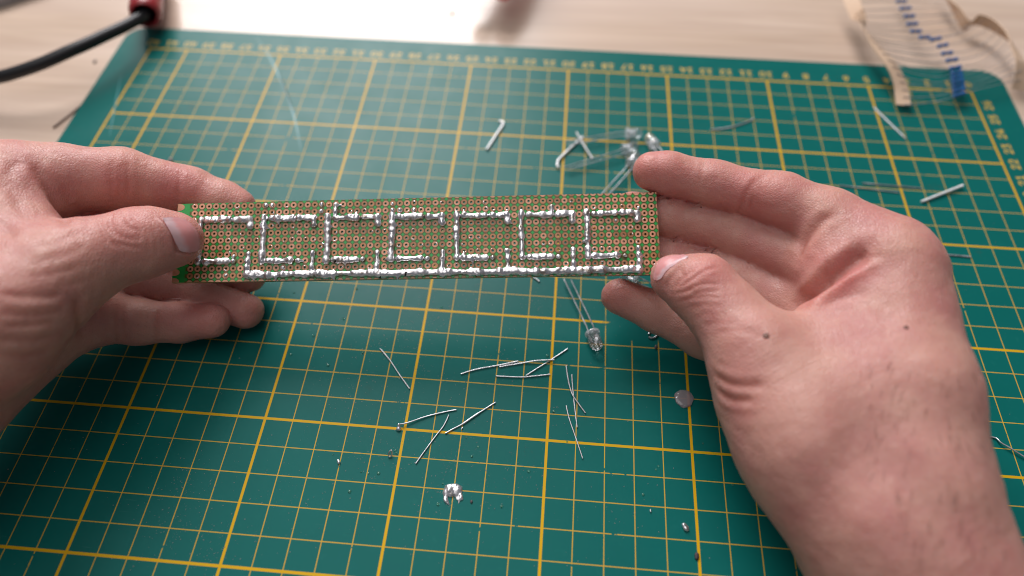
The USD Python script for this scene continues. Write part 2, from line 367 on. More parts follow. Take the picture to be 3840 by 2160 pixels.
subm = trimesh.creation.extrude_polygon(sub, .0016, engine='earcut'); subm.apply_translation((0, 0, -.0016))
obj('substrate', subm, M['mask'], board)
def flat(poly, t=.00005, z=0.0):
    ms = []
    for q in getattr(poly, 'geoms', [poly]):
        if q.geom_type == 'Polygon' and q.area > 1e-9: ms.append(trimesh.creation.extrude_polygon(q, t, engine='earcut'))
    m = join(ms); m.apply_translation((0, 0, z)); return m
def pad_look(c, r):
    fl = .15 if c > 54 or c < 6 else .80
    if 0 < r < 2 and c > 20: fl *= .7
    x = rnd.random()
    return 0 if x > fl else (1 if rnd.random() < .62 else 2)
look_of = {(c, r): pad_look(c, r) for c, r, _ in pads}
order = sorted(pads, key=lambda q: -q[0])
shown, rest = order[:300], order[300:]
for c, r, pd in shown: obj('pad', flat(pd), M['pad'][look_of[c, r]], board)
for k in range(3):
    ms = [flat(pd) for c, r, pd in rest if look_of[c, r] == k]
    if ms: tag(obj('copper_pads', join(ms), M['pad'][k], board), kind='stuff')
for r in (.08, 1.72, 3.3, 4.9, 6.5, 8.0, 9.45, 10.75):
    q = affinity.scale(Point(P2(-2.25, r)).buffer(1.0, quad_segs=6), .0020, .00125).intersection(bpoly.buffer(-.00004))
    if not q.is_empty: obj('edge_contact', flat(q), M['pad'][0], board)

# solder: metal beads run together over the pads, each run one piece
def blob_mesh(bones, h=.00018, k=.0009, seed=0, amp=.00010):
    pts = np.array([p for b in bones for p in b[:2]]); rad = max(max(b[2:4]) for b in bones)
    f = Field(pts.min(0) - rad - .0008, pts.max(0) + rad + .0008, h); F = f.new()
    for a, b, ra, rb in bones: f.bone(F, a, b, ra, rb, k)
    m = f.mesh(F); m.update_faces(m.nondegenerate_faces())
    n = m.vertex_normals
    d = (meshkit.noise(m.vertices * 620, seed) - .5) * 5.0 * amp + (meshkit.noise(m.vertices * 1500, seed + 5) - .5) * 1.9 * amp
    m.vertices = m.vertices + n * d[:, None]
    return relax(m, 3)
def run(path, rng, rr=(.00094, .00136), neck=(.00078, .00114)):
    """beads on every pad of a path of (column, row), joined by necks"""
    bones, prev = [], None
    for n_, (c, r) in enumerate(path):
        if 0 < n_ < len(path) - 1 and rng.random() < .38 and (path[n_ - 1][0] == path[n_ + 1][0] or path[n_ - 1][1] == path[n_ + 1][1]): continue
        x, y = P2(c, r); rad = rng.uniform(*rr); z = rng.uniform(.0001, .00032)
        p = (x + rng.uniform(-.00022, .00022), y + rng.uniform(-.00022, .00022), z)
        if rng.random() < .22:
            q_ = rng.uniform(0, 6.28); e_ = (p[0] + .0013 * math.cos(q_), p[1] + .0013 * math.sin(q_), .0002); bones.append((p, e_, .00055, .00028))
        bones.append((p, p, rad, rad))
        if prev is not None:
            nk = rng.uniform(*neck); bones.append((prev, p, nk, nk))
        prev = p
    return bones
def spike(c, r, dc, dr, rng, rad=.00045):
    a = (*P2(c, r), .0005); b = (*P2(c + dc, r + dr), .0003)
    return [(a, b, rad, rad * .4)]
R = random.Random(3)
line_ = lambda c0, r0, c1, r1: [(c0 + (c1 - c0) * i / max(abs(c1 - c0), abs(r1 - r0)), r0 + (r1 - r0) * i / max(abs(c1 - c0), abs(r1 - r0))) for i in range(max(abs(c1 - c0), abs(r1 - r0)) + 1)]
for i, b in enumerate(digits):
    runs = [run([(b, 1.7)] + line_(b, 2, b, 8), R), run(line_(b + 1, 2, b + 4, 2), R), run(line_(b + 5, 2, b + 7, 2) + [(b + 7, 3)], R), run(line_(b + 1, 8, b + 4, 8), R)]
    if i == 0: runs[0] = run([(b, 2), (b, 3), (b, 4), (b, 5), (b, 6), (b, 7), (b, 8)], R)
    if i in (1, 2): runs[0] += spike(b, 3.2, .8, .15, R)
    if i == 2: runs[0] += [((*P2(b, 8.1), .0006), (*P2(b, 8.1), .0006), .0013, .0013), ((*P2(b - .1, 6), .0004), (*P2(b - .7, 5.6), .0003), .0003, .0002)]
    if i == 1: runs[1] += spike(b + 2, 2.4, .2, .6, R, .0003)
    if i == 2: runs[1] += [(((*P2(b + 1, 1.6), .0004)), (*P2(b + 1, .1), .0004), .00055, .0008), ((*P2(b + 1, .1), .0004), (*P2(b + 1.9, .2), .0003), .0004, .0003), ((*P2(b + 1, 1), .0004), (*P2(b + 1, 1), .0004), .00095, .00095)]
    if i == 2: runs[1] += spike(b + 4, 1.8, -.1, -.6, R, .0006)
    if i == 2: runs[3] += spike(b + 2.6, 8.3, .1, .7, R, .0005)
    if i == 4: runs[3] += spike(b + 2.2, 8.3, .1, .7, R, .0005) + spike(b + 1, 7.8, 0, -.7, R, .0006)
    if i == 4: runs[1] += spike(b + 1, 1.8, -.1, -.7, R, .0005); runs[2] += spike(b + 7, 2.7, .7, .5, R, .0007)
    if i == 5: runs[1] += [((*P2(b + 4.2, 1.7), .0004), (*P2(b + 4.2, .9), .0005), .0007, .00095)]
    if i == 6: runs[0] += [((*P2(b, 5.7), .0006), (*P2(b - .8, 6.1), .0003), .0004, .0002), ((*P2(b + .4, 5.6), .0006), (*P2(b - .5, 5.9), .0006), .0004, .0004)]
    if i == 3: runs[0] += spike(b, 3, .7, .3, R, .0005) + spike(b - .2, 8, -.7, .1, R, .0006)
    if i == 5: runs[2] += spike(b + 5.1, 1.9, 0, -.5, R, .0005)
    for j, q in enumerate(runs): obj('solder_bridge', blob_mesh(q, seed=i * 7 + j), M['solder' if R.random() < .72 else 'dull'], board, smooth=True)
    dot = [((*P2(b + 5, 8), .0003), (*P2(b + 5, 8), .0003), .00092, .00092)] + (spike(b + 5.2, 8, .75, .15, R, .0004) if i == 1 else [])
    obj('solder_joint', blob_mesh(dot, seed=i + 70, h=.00016, amp=.0001 if i not in (6,) else .0003), M['solder'] if i != 6 else M['dull'], board, smooth=True)
bus = run(line_(8, 10, 62, 10), R, (.00106, .00144), (.00098, .00132))
for i, b in enumerate(digits):
    bus += run(line_(b + 7, 7, b + 7, 10), R, (.0008, .001), (.0006, .0008))
bus += spike(61.9, 8, 1.0, .2, R, .0004) + spike(12, 10.3, .15, .6, R, .0005) + spike(9, 10.2, .1, .6, R, .0003) + spike(29, 10.3, -.1, .6, R, .0004) + spike(20, 10.2, .2, .6, R, .0006)
tag(obj('solder_rail', blob_mesh(bus, seed=99), M['solder'], board, smooth=True), 'long solder rail with seven short risers along the lower edge')
for c, r, s in ((10.1, 0, .9), (11, -.05, .7), (18, 0, .95), (18, 1, 1.0), (20.1, 1.0, .55), (28, 1, .9), (29, 1, .9), (31, 1, .7), (28, 0, .5), (47, 2.0, .5), (5.4, 6.8, .55), (6, 7.3, .5), (55, 1.5, .4), (62.2, 1.2, .35), (13, 9, .5), (5, 10.0, .4), (59, 3, .5)):
    p = (*P2(c, r), .0001); q = [(p, p, .00088 * s, .00088 * s), (p, (p[0] + R.uniform(-.0006, .0006), p[1] + R.uniform(-.0005, .0005), .0002), .0005 * s, .0004 * s)]
    obj('solder_joint', blob_mesh(q, h=.00016, seed=int(c * 3), amp=.0001), M['solder'] if s > .6 else M['dull'], board, smooth=True)
# thin crescents of tin on the rims of some pads
cres = []
for c, r, pd in pads:
    if R.random() < .16 and 0 <= r <= 10 and c <= 64:
        a0, a1 = R.uniform(0, 6.28), R.uniform(.8, 2.2); x, y = P2(c, r)
        a = np.linspace(a0, a0 + a1, 6); cres.append(tube(np.c_[x + .00066 * np.cos(a), y + .00066 * np.sin(a), np.full(6, .00008)], np.r_[.00005, .00014, .00018, .00017, .00012, .00005], 6))
tag(obj('tinned_rims', join(cres), M['solder'], board, smooth=True), kind='stuff')
for c, r, s in ((27.6, 10.1, 1.0), (30.1, 10.05, 1.1), (39.8, 10.3, .7), (26.6, 10.4, .8), (20.3, 8.2, .6), (18.6, 8, .5)):
    p = np.array((*P2(c, r), .0009)); q = [(p, p + (.0004, .0003, .0001), .0005 * s, .0004 * s), (p, p + (-.0003, -.0006, -.0002), .00045 * s, .0003 * s)]
    obj('burnt_flux', blob_mesh(q, h=.00016, seed=int(c), amp=.0001), M['burn'], board, smooth=True)
amb = []
for c, r in ((27.9, 9.95), (60.3, 1.75), (19, 7.6), (53, 7.5), (46, 2), (56, 4), (19, 0)):
    p = np.array((*P2(c, r), .0006 if r in (9.95, 1.75, 7.6) else .0001)); s = trimesh.creation.icosphere(2, .00055); s.apply_scale((1, .7, .6)); s.apply_translation(p); obj('flux_drop', s, M['amber'], board, smooth=True)

# ------------------------------------------------------------------ hands
def tri_sub(m): return trimesh.Trimesh(*trimesh.remesh.subdivide(m.vertices, m.faces), process=False)
def build_hand(palm, fingers, h, lo, hi, kpalm=.011, kroot=.008):
    f = Field(lo, hi, h); Fp = f.new()
    for a, b, ra, rb in palm: f.bone(Fp, a, b, ra, rb, kpalm, margin=.022)
    total = Fp.copy()
    for chain, extra in fingers:
        Ff = f.new()
        for (a, ra), (b, rb) in zip(chain[:-1], chain[1:]): f.bone(Ff, a, b, ra, rb, .003, margin=.014)
        for a, b, ra, rb in extra: f.bone(Ff, a, b, ra, rb, .004, margin=.014)
        total = np.minimum(total, smin(Fp, Ff, kroot))
    m = f.mesh(total); m = max(m.split(only_watertight=False), key=lambda q: len(q.vertices))
    return relax(trimesh.Trimesh(m.vertices, m.faces, process=False), 10)
def surf(mesh, pts):                 # where the photograph's spots lie on the skin
    d = np.array([ray(*p) for p in pts]); d /= np.linalg.norm(d, axis=1, keepdims=True)
    loc, ri, ti = mesh.ray.intersects_location(np.tile(CAM, (len(d), 1)), d, multiple_hits=False)
    out = {int(r): (l, mesh.face_normals[t]) for l, r, t in zip(loc, ri, ti)}
    return out
def on_skin(mesh, line, n):
    line = spline(np.c_[np.array(line, float), np.zeros(len(line))], n)[:, :2]
    s = surf(mesh, line); return np.array([s[i][0] for i in sorted(s)])
def finish_hand(m, creases, folds, flush, seed):
    from scipy.spatial import cKDTree
    n = m.vertex_normals; V = m.vertices.copy(); disp = np.zeros(len(V)); crease = np.zeros(len(V))
    disp += (meshkit.fbm(V * 110, 2, seed) - .5) * .0008 + (meshkit.fbm(V * 420, 2, seed + 3) - .5) * .00022
    for line, depth, width in creases:
        depth = depth * (.45 if depth < .0012 else .5)
        c = on_skin(m, line, 60)
        if len(c) < 3: continue
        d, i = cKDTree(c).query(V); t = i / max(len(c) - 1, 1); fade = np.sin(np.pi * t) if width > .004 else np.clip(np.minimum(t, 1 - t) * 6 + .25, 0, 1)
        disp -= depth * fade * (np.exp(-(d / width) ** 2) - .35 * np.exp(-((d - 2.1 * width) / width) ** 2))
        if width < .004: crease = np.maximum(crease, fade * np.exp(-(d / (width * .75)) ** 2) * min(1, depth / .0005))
    for line, height, width in folds:
        c = on_skin(m, line, 60)
        if len(c) < 3: continue
        d, i = cKDTree(c).query(V); t = i / max(len(c) - 1, 1); fade = np.sin(np.pi * t) if width > .004 else np.clip(np.minimum(t, 1 - t) * 5, 0, 1)
        disp += height * fade * np.exp(-(d / width) ** 2)
    fl = np.zeros(len(V))
    for p, rad, amt in flush:
        d = np.linalg.norm(V - p, axis=1); fl = np.maximum(fl, amt * np.exp(-(d / rad) ** 2))
    m = trimesh.Trimesh(V + n * disp[:, None], m.faces, process=False)
    return m, fl, crease
def put_prim(prim, **arrays):
    for k, v in arrays.items():
        UsdGeom.PrimvarsAPI(prim).CreatePrimvar(k, Sdf.ValueTypeNames.FloatArray, 'vertex').Set(Vt.FloatArray.FromNumpy(np.asarray(v, np.float32)))
def make_nail(mesh, outline, lunula_from, parent, origin, lun=(.0026, .0012), lift=.00035):
    s = surf(mesh, outline); md = np.median([x[0] for x in s.values()], 0); s = {k: v for k, v in s.items() if np.linalg.norm(v[0] - md) < .014}
    pts = np.array([s[i][0] for i in sorted(s)]); nn = np.mean([s[i][1] for i in s], 0); nn /= np.linalg.norm(nn)
    c = pts.mean(0); u = np.cross(nn, [0, 0, 1.0]); u /= np.linalg.norm(u); v = np.cross(nn, u)
    poly = Polygon(np.c_[(pts - c) @ u, (pts - c) @ v]).buffer(0)
    st = .0004; x0, y0, x1, y1 = poly.bounds
    G = [(x, y) for x in np.arange(x0, x1, st) for y in np.arange(y0, y1, st) if poly.buffer(-.0002).contains(Point(x, y))]
    B = [poly.exterior.interpolate(t, normalized=True).coords[0] for t in np.linspace(0, 1, 90)[:-1]]
    q = np.array(G + B); from scipy.spatial import Delaunay
    T = Delaunay(q).simplices; ctr = q[T].mean(1); T = np.array([t for t, cc in zip(T, ctr) if poly.contains(Point(cc))])
    W = c + q[:, :1] * u + q[:, 1:] * v
    loc, ri, ti = mesh.ray.intersects_location(W + nn * .006, np.tile(-nn, (len(W), 1)), multiple_hits=False)
    W = W.copy(); W[ri] = loc
    from scipy.spatial import cKDTree
    tree = cKDTree(q); W2 = W.copy()
    for i, p in enumerate(q):        # a smooth plate over the skin
        j = tree.query_ball_point(p, .0016); W2[i] = W[i] + nn * (((W[j] - W[i]) @ nn).mean())
    ed = np.array([poly.exterior.distance(Point(p)) for p in q])
    W2 = W2 + nn * (lift * np.clip(ed / .0008, .15, 1))[:, None]
    lp = np.array([x[0] for x in surf(mesh, lunula_from).values()])
    dl = np.min(np.linalg.norm(W2[:, None] - lp[None], axis=2), axis=1)
    nv = np.cross(W2[T[:, 1]] - W2[T[:, 0]], W2[T[:, 2]] - W2[T[:, 0]]).sum(0)
    if nv @ nn < 0: T = T[:, ::-1]
    pr = obj('fingernail', trimesh.Trimesh(W2 - origin, T, process=False), M['nail'], parent, smooth=True)
    put_prim(pr, lunula=np.clip(1 - (dl - lun[0]) / lun[1], 0, 1)); return pr
def chain(conv, pts): return [(deep(*conv(x, y), d), r) for x, y, d, r in pts]
def bones(conv, rows): return [(deep(*conv(a[0], a[1]), a[2]), deep(*conv(b[0], b[1]), b[2]), a[3], b[3]) for a, b in rows]

D = lambda x, y: (x * 1.49068, y * 1.49068)
rf = {
 'thumb': [(1697, 701, .2290, .0080), (1765, 726, .2250, .0111), (1825, 792, .2205, .0113), (1905, 895, .2130, .0128)],
 'index': [(1640, 431, .2465, .0069), (1680, 437, .2462, .0075), (1795, 463, .2445, .0080), (1965, 505, .2385, .0094), (2080, 553, .2325, .0105), (2225, 630, .2230, .0120)],
 'middle': [(1592, 530, .2535, .0070), (1685, 547, .2530, .0078), (1850, 588, .2490, .0092), (2110, 700, .2340, .0112)],
 'ring': [(1580, 630, .2545, .0069), (1690, 654, .2540, .0075), (1850, 702, .2490, .0089), (2060, 815, .2350, .0110)],
 'pinky': [(1558, 745, .2545, .0068), (1650, 783, .2530, .0072), (1765, 838, .2480, .0084), (1985, 925, .2345, .0102)],
}
rp = bones(D, [((2262, 690, .2180, .0140), (2262, 1200, .1985, .0182)), ((2150, 730, .2300, .0120), (2280, 1200, .2060, .0185)), ((2070, 825, .2335, .0120), (2260, 1240, .2090, .018)), ((1990, 930, .2335, .0112), (2230, 1270, .2090, .017)),
 ((1905, 895, .2130, .0128), (2040, 1110, .2030, .0175)), ((2040, 1110, .2035, .0175), (2190, 1330, .1965, .0198)), ((2270, 1000, .2025, .0180), (2270, 1300, .1935, .0196)),
 ((2190, 1330, .1965, .0198), (2385, 1720, .1850, .0225)), ((2270, 1267, .1935, .0196), (2488, 1690, .1800, .0230)),
 ((2045, 838, .2140, .0068), (2250, 690, .2185, .0080)), ((2092, 668, .2275, .0113), (2165, 720, .2275, .0118)), ((2075, 940, .2095, .0115), (2265, 835, .2120, .0125)), ((2050, 1040, .2050, .0150), (2268, 980, .2050, .0158)), ((1900, 1000, .2120, .0110), (2020, 1180, .2040, .0140))])
hR = build_hand(rp, [(chain(D, v), []) for v in rf.values()], .0010, (-.03, -.145, -.004), (.185, .05, .12))
LZ = lambda x, y: (x * .69, 480 + y * .69)
lf_ = {
 'thumb': [(950, 603, .2340, .0092), (830, 615, .2310, .0108), (720, 637, .2285, .0117), (545, 690, .2235, .0118), (330, 785, .2155, .0125)],
 'index': [(1285, 432, .2590, .0072), (1200, 400, .2585, .0078), (1030, 338, .2565, .0084), (655, 275, .2480, .0108), (330, 275, .2420, .0118), (60, 320, .2350, .0140)],
 'middle': [(1345, 795, .2655, .0072), (1000, 660, .2645, .0080), (640, 540, .2590, .0098), (120, 560, .2480, .0120)],
 'ring': [(1335, 995, .2610, .0068), (1080, 905, .2620, .0075), (760, 815, .2570, .0090), (330, 760, .2470, .0112)],
 'pinky': [(1157, 1048, .2520, .0063), (980, 1056, .2520, .0070), (745, 1050, .2495, .0080), (430, 1010, .2420, .0100)],
}
SP = lambda x, y: (x, y)
lp = bones(SP, [((41, 701, .2350, .0140), (-350, 1300, .2050, .020)), ((83, 866, .2470, .0125), (-320, 1380, .2100, .020)), ((228, 1004, .2460, .0115), (-320, 1400, .2130, .019)), ((297, 1177, .2400, .0108), (-280, 1440, .2130, .018)),
 ((228, 1022, .2155, .0125), (-80, 1225, .2010, .0195)), ((138, 1105, .2130, .0133), (-150, 1330, .2060, .0180)), ((-80, 1225, .2010, .0195), (-420, 1380, .1930, .021)),
 ((200, 960, .2190, .0080), (30, 740, .2330, .0100)), ((60, 990, .2130, .0110), (-60, 800, .2230, .0130)), ((198, 1232, .2330, .0092), (-150, 1550, .2140, .0122)), ((-350, 1300, .2020, .021), (-760, 1640, .180, .025)), ((-310, 1480, .2080, .019), (-720, 1820, .190, .024))])
hL = build_hand(lp, [(chain(LZ, v), []) for v in lf_.values()], .0010, (-.215, -.125, -.006), (-.085, .06, .12), kpalm=.0075)

def hand_thing(label, m, creases, folds, flush, seed):
    t = thing('hand', label, 'hand', m.vertices.mean(0))
    m2, fl, cr = finish_hand(tri_sub(m) if len(m.vertices) < 90000 else m, creases, folds, flush, seed)
    back = m.vertices.mean(0)
    m3 = m2.copy(); m3.vertices = m2.vertices - back
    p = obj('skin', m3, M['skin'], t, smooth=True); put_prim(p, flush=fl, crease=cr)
    return t, m2, back

tips = lambda conv, d: [(deep(*conv(v[0][0], v[0][1]), v[0][2]), .011, .6) for k, v in d.items()]
def lines(conv, rows, depth, width): return [([conv(x, y) for x, y in r], depth, width) for r in rows]
K = crop(2200, 520, .6626); T = crop(2350, 930, .2761); H = crop(2600, 1160, .69)
creR = lines(K, [[(1005, 195), (960, 260), (935, 330), (925, 410)], [(965, 205), (915, 290), (880, 360), (850, 430)]], .0006, .0009) \
 + lines(K, [[(665, 130), (650, 190), (640, 260)], [(1030, 190), (985, 270), (960, 380)]], .0003, .0008) \
 + lines(K, [[(1400, 425), (1330, 470), (1270, 540), (1225, 610), (1198, 690)]], .0013, .0016) \
 + lines(K, [[(1205, 950), (1275, 885), (1385, 785), (1490, 700), (1590, 625)]], .0050, .0024) \
 + lines(K, [[(1355, 830), (1350, 760), (1380, 690)], [(1480, 560), (1540, 620), (1560, 680)], [(1330, 950), (1450, 900), (1600, 870)], [(1420, 780), (1560, 700), (1680, 650)]], .0006, .0013) \
 + lines(T, [[(740, 300), (770, 390), (700, 470), (660, 560)], [(770, 400), (880, 320), (975, 235)], [(690, 560), (800, 480), (930, 390), (1080, 300), (1250, 250)], [(850, 290), (930, 230), (1010, 200)], [(800, 590), (950, 520), (1130, 480), (1260, 500)], [(650, 620), (760, 600), (880, 560)], [(880, 640), (1040, 590), (1240, 590)], [(720, 720), (880, 680), (1100, 660), (1300, 690)]], .00042, .0007) \
 + lines(T, [[(900, 950), (1100, 900), (1400, 900)], [(1000, 1060), (1300, 1010), (1600, 1040)], [(860, 830), (1080, 780), (1330, 800)], [(1250, 1150), (1500, 1110), (1760, 1150)]], .0003, .0011) \
 + lines(H, [[(112, 350), (150, 378), (220, 408), (300, 418), (380, 405)], [(126, 430), (175, 470), (250, 492), (330, 492)]], .0010, .0013) \
 + lines(H, [[(150, 545), (280, 570), (470, 545)], [(190, 650), (340, 668), (520, 640)]], .00014, .0012) \
 + lines(H, [[(140, 300), (200, 320)]], .0002, .001) \
 + lines(crop(2400, 1125, 1.2643), [[(470, 200), (560, 300), (660, 410), (770, 520), (890, 650), (980, 760)]], .0048, .011)
fldR = lines(crop(2400, 1125, 1.2643), [[(520, 170), (640, 280), (760, 390), (880, 490), (1000, 620), (1060, 720)]], .0016, .008) + lines(crop(2400, 1125, 1.2643), [[(330, 120), (430, 260), (530, 400), (640, 540), (760, 690), (860, 800)]], .0012, .010) \
 + lines(K, [[(1240, 985), (1330, 925), (1440, 835), (1560, 745)]], .0012, .0022) + lines(T, [[(520, 480), (560, 390), (650, 290), (740, 210), (850, 160)]], .0006, .0012) \
 
Z = LZ; N = crop(500, 740, .22084); B0 = crop(0, 1200, .345)
creL = lines(Z, [[(612, 170), (606, 260), (600, 370)], [(690, 170), (692, 260), (686, 375)], [(650, 190), (648, 300), (640, 380)]], .00045, .0010) \
 + lines(Z, [[(978, 225), (972, 310), (966, 395)]], .0004, .0010) \
 + lines(Z, [[(170, 180), (215, 270), (265, 360), (330, 470), (362, 530)]], .0016, .0018) \
 + lines(Z, [[(95, 170), (60, 230), (20, 260)], [(0, 300), (80, 380), (110, 470)], [(0, 500), (50, 560), (80, 600)]], .0006, .0016) \
 + lines(Z, [[(590, 490), (620, 560), (690, 600), (740, 610)], [(650, 470), (690, 530), (750, 560)], [(570, 540), (600, 610), (660, 650)], [(700, 470), (745, 540), (760, 620)], [(540, 500), (560, 580), (590, 640)], [(640, 610), (700, 640), (770, 650)], [(610, 470), (600, 520), (640, 590)]], .00042, .0007) \
 + lines(Z, [[(790, 490), (835, 560), (850, 650), (840, 720)], [(820, 480), (870, 560), (885, 650)], [(765, 490), (800, 570), (810, 660)]], .0002, .0006) \
 + lines(Z, [[(0, 895), (120, 915), (260, 915), (360, 890)], [(0, 1075), (150, 1068), (300, 1050)], [(0, 1010), (180, 1015), (340, 985)], [(0, 1140), (150, 1150), (300, 1120)], [(0, 1230), (140, 1235), (260, 1200)]], .0006, .0012) \
 + lines(Z, [[(683, 950), (672, 1040), (690, 1165)], [(862, 980), (846, 1060), (852, 1160)], [(640, 950), (632, 1040), (640, 1160)]], .0005, .0011) \
 + lines(Z, [[(415, 920), (420, 1040), (445, 1150)]], .0010, .0016) \
 + lines(N, [[(720, 905), (830, 940), (930, 954), (1060, 938)], [(455, 340), (545, 470), (625, 615), (690, 765), (745, 905)]], .0009, .0005) \
 + lines(Z, [[(200, 640), (330, 610), (430, 560)], [(180, 730), (320, 700), (450, 640)], [(160, 810), (300, 790), (430, 750)], [(300, 860), (420, 840), (540, 790)]], .00028, .0011)
fldL = lines(N, [[(410, 350), (520, 480), (600, 620), (660, 770), (700, 890)]], .0006, .0012) + lines(Z, [[(120, 200), (165, 290), (215, 390), (270, 500)]], .0006, .0035)
def sp(mesh, conv, pts, rad, amt):
    s_ = surf(mesh, [conv(*p) for p in pts]); return [(x[0], rad, amt) for x in s_.values()]
fluR = tips(D, rf) + sp(hR, K, [(640, 740), (960, 300), (1260, 660)], .009, .5) + sp(hR, T, [(900, 330), (1100, 280)], .006, .5) + sp(hR, K, [(1420, 830), (1500, 740), (1300, 900)], .006, .75) + sp(hR, H, [(250, 400)], .012, .3)
fluL = tips(LZ, lf_) + sp(hL, Z, [(680, 560), (650, 270), (980, 300), (1050, 360)], .009, .55)

def hand_thing(label, m, creases, folds, flush, seed, nail_outline, nail_back, lun):
    back = np.array([m.vertices[:, 0].mean(), m.vertices[:, 1].mean(), m.vertices[:, 2].min()])
    t = thing('hand', label, 'hand', back)
    m2, fl, cr = finish_hand(tri_sub(m), creases, folds, flush, seed)
    local = lambda q: trimesh.Trimesh(q.vertices - back, q.faces, process=False)
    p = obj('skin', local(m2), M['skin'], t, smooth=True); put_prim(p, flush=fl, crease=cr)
    make_nail(m2, nail_outline, nail_back, t, back, lun)
    return t, m2, back
RH, hR2, backR = hand_thing('right hand with a mole on the wrist, pinching the right end of the perfboard', hR, creR, fldR, fluR, 3,
    [T(*p) for p in ((385, 445), (365, 395), (378, 320), (405, 235), (470, 145), (560, 98), (680, 82), (790, 98), (850, 125), (790, 152), (700, 192), (600, 262), (520, 342), (480, 420), (430, 452))], [T(*p) for p in ((850, 125), (790, 152), (700, 192), (600, 262), (520, 342), (480, 420))], (.0012, .0010))
LH, hL2, backL = hand_thing('left hand pinching the left end of the perfboard, thumbnail facing up', hL, creL, fldL, fluL, 8,
    [N(*p) for p in ((480, 355), (600, 340), (720, 340), (860, 370), (970, 440), (1060, 545), (1115, 650), (1135, 760), (1125, 850), (1080, 905), (1020, 935), (930, 948), (830, 935), (755, 910), (700, 760), (640, 620), (560, 480))], [N(*p) for p in ((480, 355), (560, 480), (640, 620), (700, 760), (755, 910))], (.0023, .0016))
for q, s_ in ((K(1015, 1115), .00095), (K(1808, 1068), .0007)):
    (pt, nn), = surf(hR2, [q]).values()
    b = trimesh.creation.icosphere(2, s_); b.apply_scale((1, 1, .9)); b.vertices = b.vertices - np.outer(b.vertices @ nn, nn) * .72; b.apply_translation(pt - backR)
    obj('mole', b, M['mole'], RH, smooth=True)
hs = []
for k in range(140):
    x, y = rnd.uniform(950, 1720), rnd.uniform(280, 1400)
    if x < 700 + (y - 300) * .45: continue
    s_ = surf(hR2, [H(x, y)])
    if not s_: continue
    (pt, nn), = s_.values(); dr = np.array(AX[1]) * rnd.uniform(.7, 1) - np.array(AX[0]) * rnd.uniform(-.05, .5); dr -= nn * (dr @ nn); dr /= np.linalg.norm(dr)
    L = rnd.uniform(.0015, .0048); hs.append(tube([pt - backR, pt - backR + dr * L * .5 + nn * .0004, pt - backR + dr * L + nn * .0003], [.000045, .00004, .00001], 3))
tag(obj('arm_hair', join(hs), M['hair'], RH), kind='stuff')

# ------------------------------------------------------------------ snipped wire ends lying on the mat
def wire(conv, pts, label, r=.00026, z=(.0003,), name='wire_offcut', group=None, blob=None, look='wire'):
    P = [table(*conv(x, y), zz) for (x, y), zz in zip(pts, np.interp(np.linspace(0, 1, len(pts)), np.linspace(0, 1, len(z)), z) if len(z) > 1 else [z[0]] * len(pts))]
    c = np.array([np.mean([p[0] for p in P]), np.mean([p[1] for p in P]), 0])
    m = tube(spline(P, max(8, 6 * len(P))) - c, r, 8)
    t = thing(name, label, 'wire offcut', c, group=group)
    obj('wire', m, M[look], t, smooth=50)
    if blob is not None:
        bb = [(np.array(table(*conv(*a), za)) - c, np.array(table(*conv(*b), zb)) - c, ra, rb) for a, b, ra, rb, za, zb in blob]
        obj('solder_tip', blob_mesh(bb, h=.00014, amp=.0001), M['solder'], t, smooth=True)
    return t
A = crop(1350, 1270, .352); Bc = crop(2640, 380, .3882); Cc = crop(2000, 430, .2174); Gp = 'snipped wire ends on the mat'
wire(A, [(212, 105), (320, 232), (425, 390), (528, 532)], 'dark straight wire end, left of the others, pointing at the thick grid line', group=Gp)
wire(A, [(1075, 377), (1250, 325), (1460, 287), (1685, 240)], 'wire end slanting up to the right, leftmost of the crossing pile', group=Gp)
wire(A, [(1485, 302), (1700, 265), (1880, 235), (2070, 225)], 'gently bent wire end lying over another below the single clear LED', z=(.0003, .0003, .0008, .0009), group=Gp)
wire(A, [(1770, 393), (1900, 310), (2040, 222), (2212, 108)], 'bright wire end crossing the thick grid line steeply towards the LED', group=Gp)
wire(A, [(1447, 398), (1730, 410), (1850, 400), (2025, 380)], 'dull nearly level wire end, lowest of the crossing pile', group=Gp)
wire(A, [(2197, 285), (2215, 420), (2260, 590), (2320, 680), (2402, 792)], 'curved dark wire end crossing a longer one, kicked out to the right', z=(.0003, .0009, .0003), group=Gp)
wire(A, [(2256, 380), (2275, 620), (2295, 800), (2314, 945)], 'long upright dark wire end crossed by a curved one', group=Gp)
wire(A, [(2196, 712), (2220, 820), (2300, 1060), (2372, 1275)], 'upright dark wire end nearest the viewer, pointing down the mat', group=Gp)
wire(A, [(415, 912), (490, 900), (720, 825), (1025, 758)], 'bent wire end with a blob of solder hooked on its left tip', z=(.0016, .0006, .0003), group=Gp, blob=[((415, 912), (408, 960), .00035, .0005, .0016, .0004), ((408, 960), (430, 972), .0005, .0003, .0005, .0002), ((408, 960), (395, 968), .0004, .0002, .0005, .0002)])
wire(A, [(945, 812), (890, 930), (820, 1020), (595, 1330)], 'hockey stick shaped wire end crossing the thick yellow line', group=Gp)
wire(A, [(910, 1010), (950, 985), (1100, 905), (1210, 830), (1442, 680)], 'long bright wavy wire end flattened in the middle', r=np.r_[np.full(10, .0003), np.full(10, .00045), np.full(10, .0003)], group=Gp)
wire(Bc, [(65, 272), (430, 195), (480, 165)], 'blurred wire end with a short upturned tip above the right index finger', r=.0004, group=Gp)
wire(Bc, [(1640, 60), (1700, 120), (1950, 360)], 'blurred grey wire end below the resistor strip', r=.00042, group=Gp, look='dull')
wire(Bc, [(1310, 812), (1880, 882)], 'lower of two blurred parallel wire ends right of the hand', r=.0003, group=Gp)
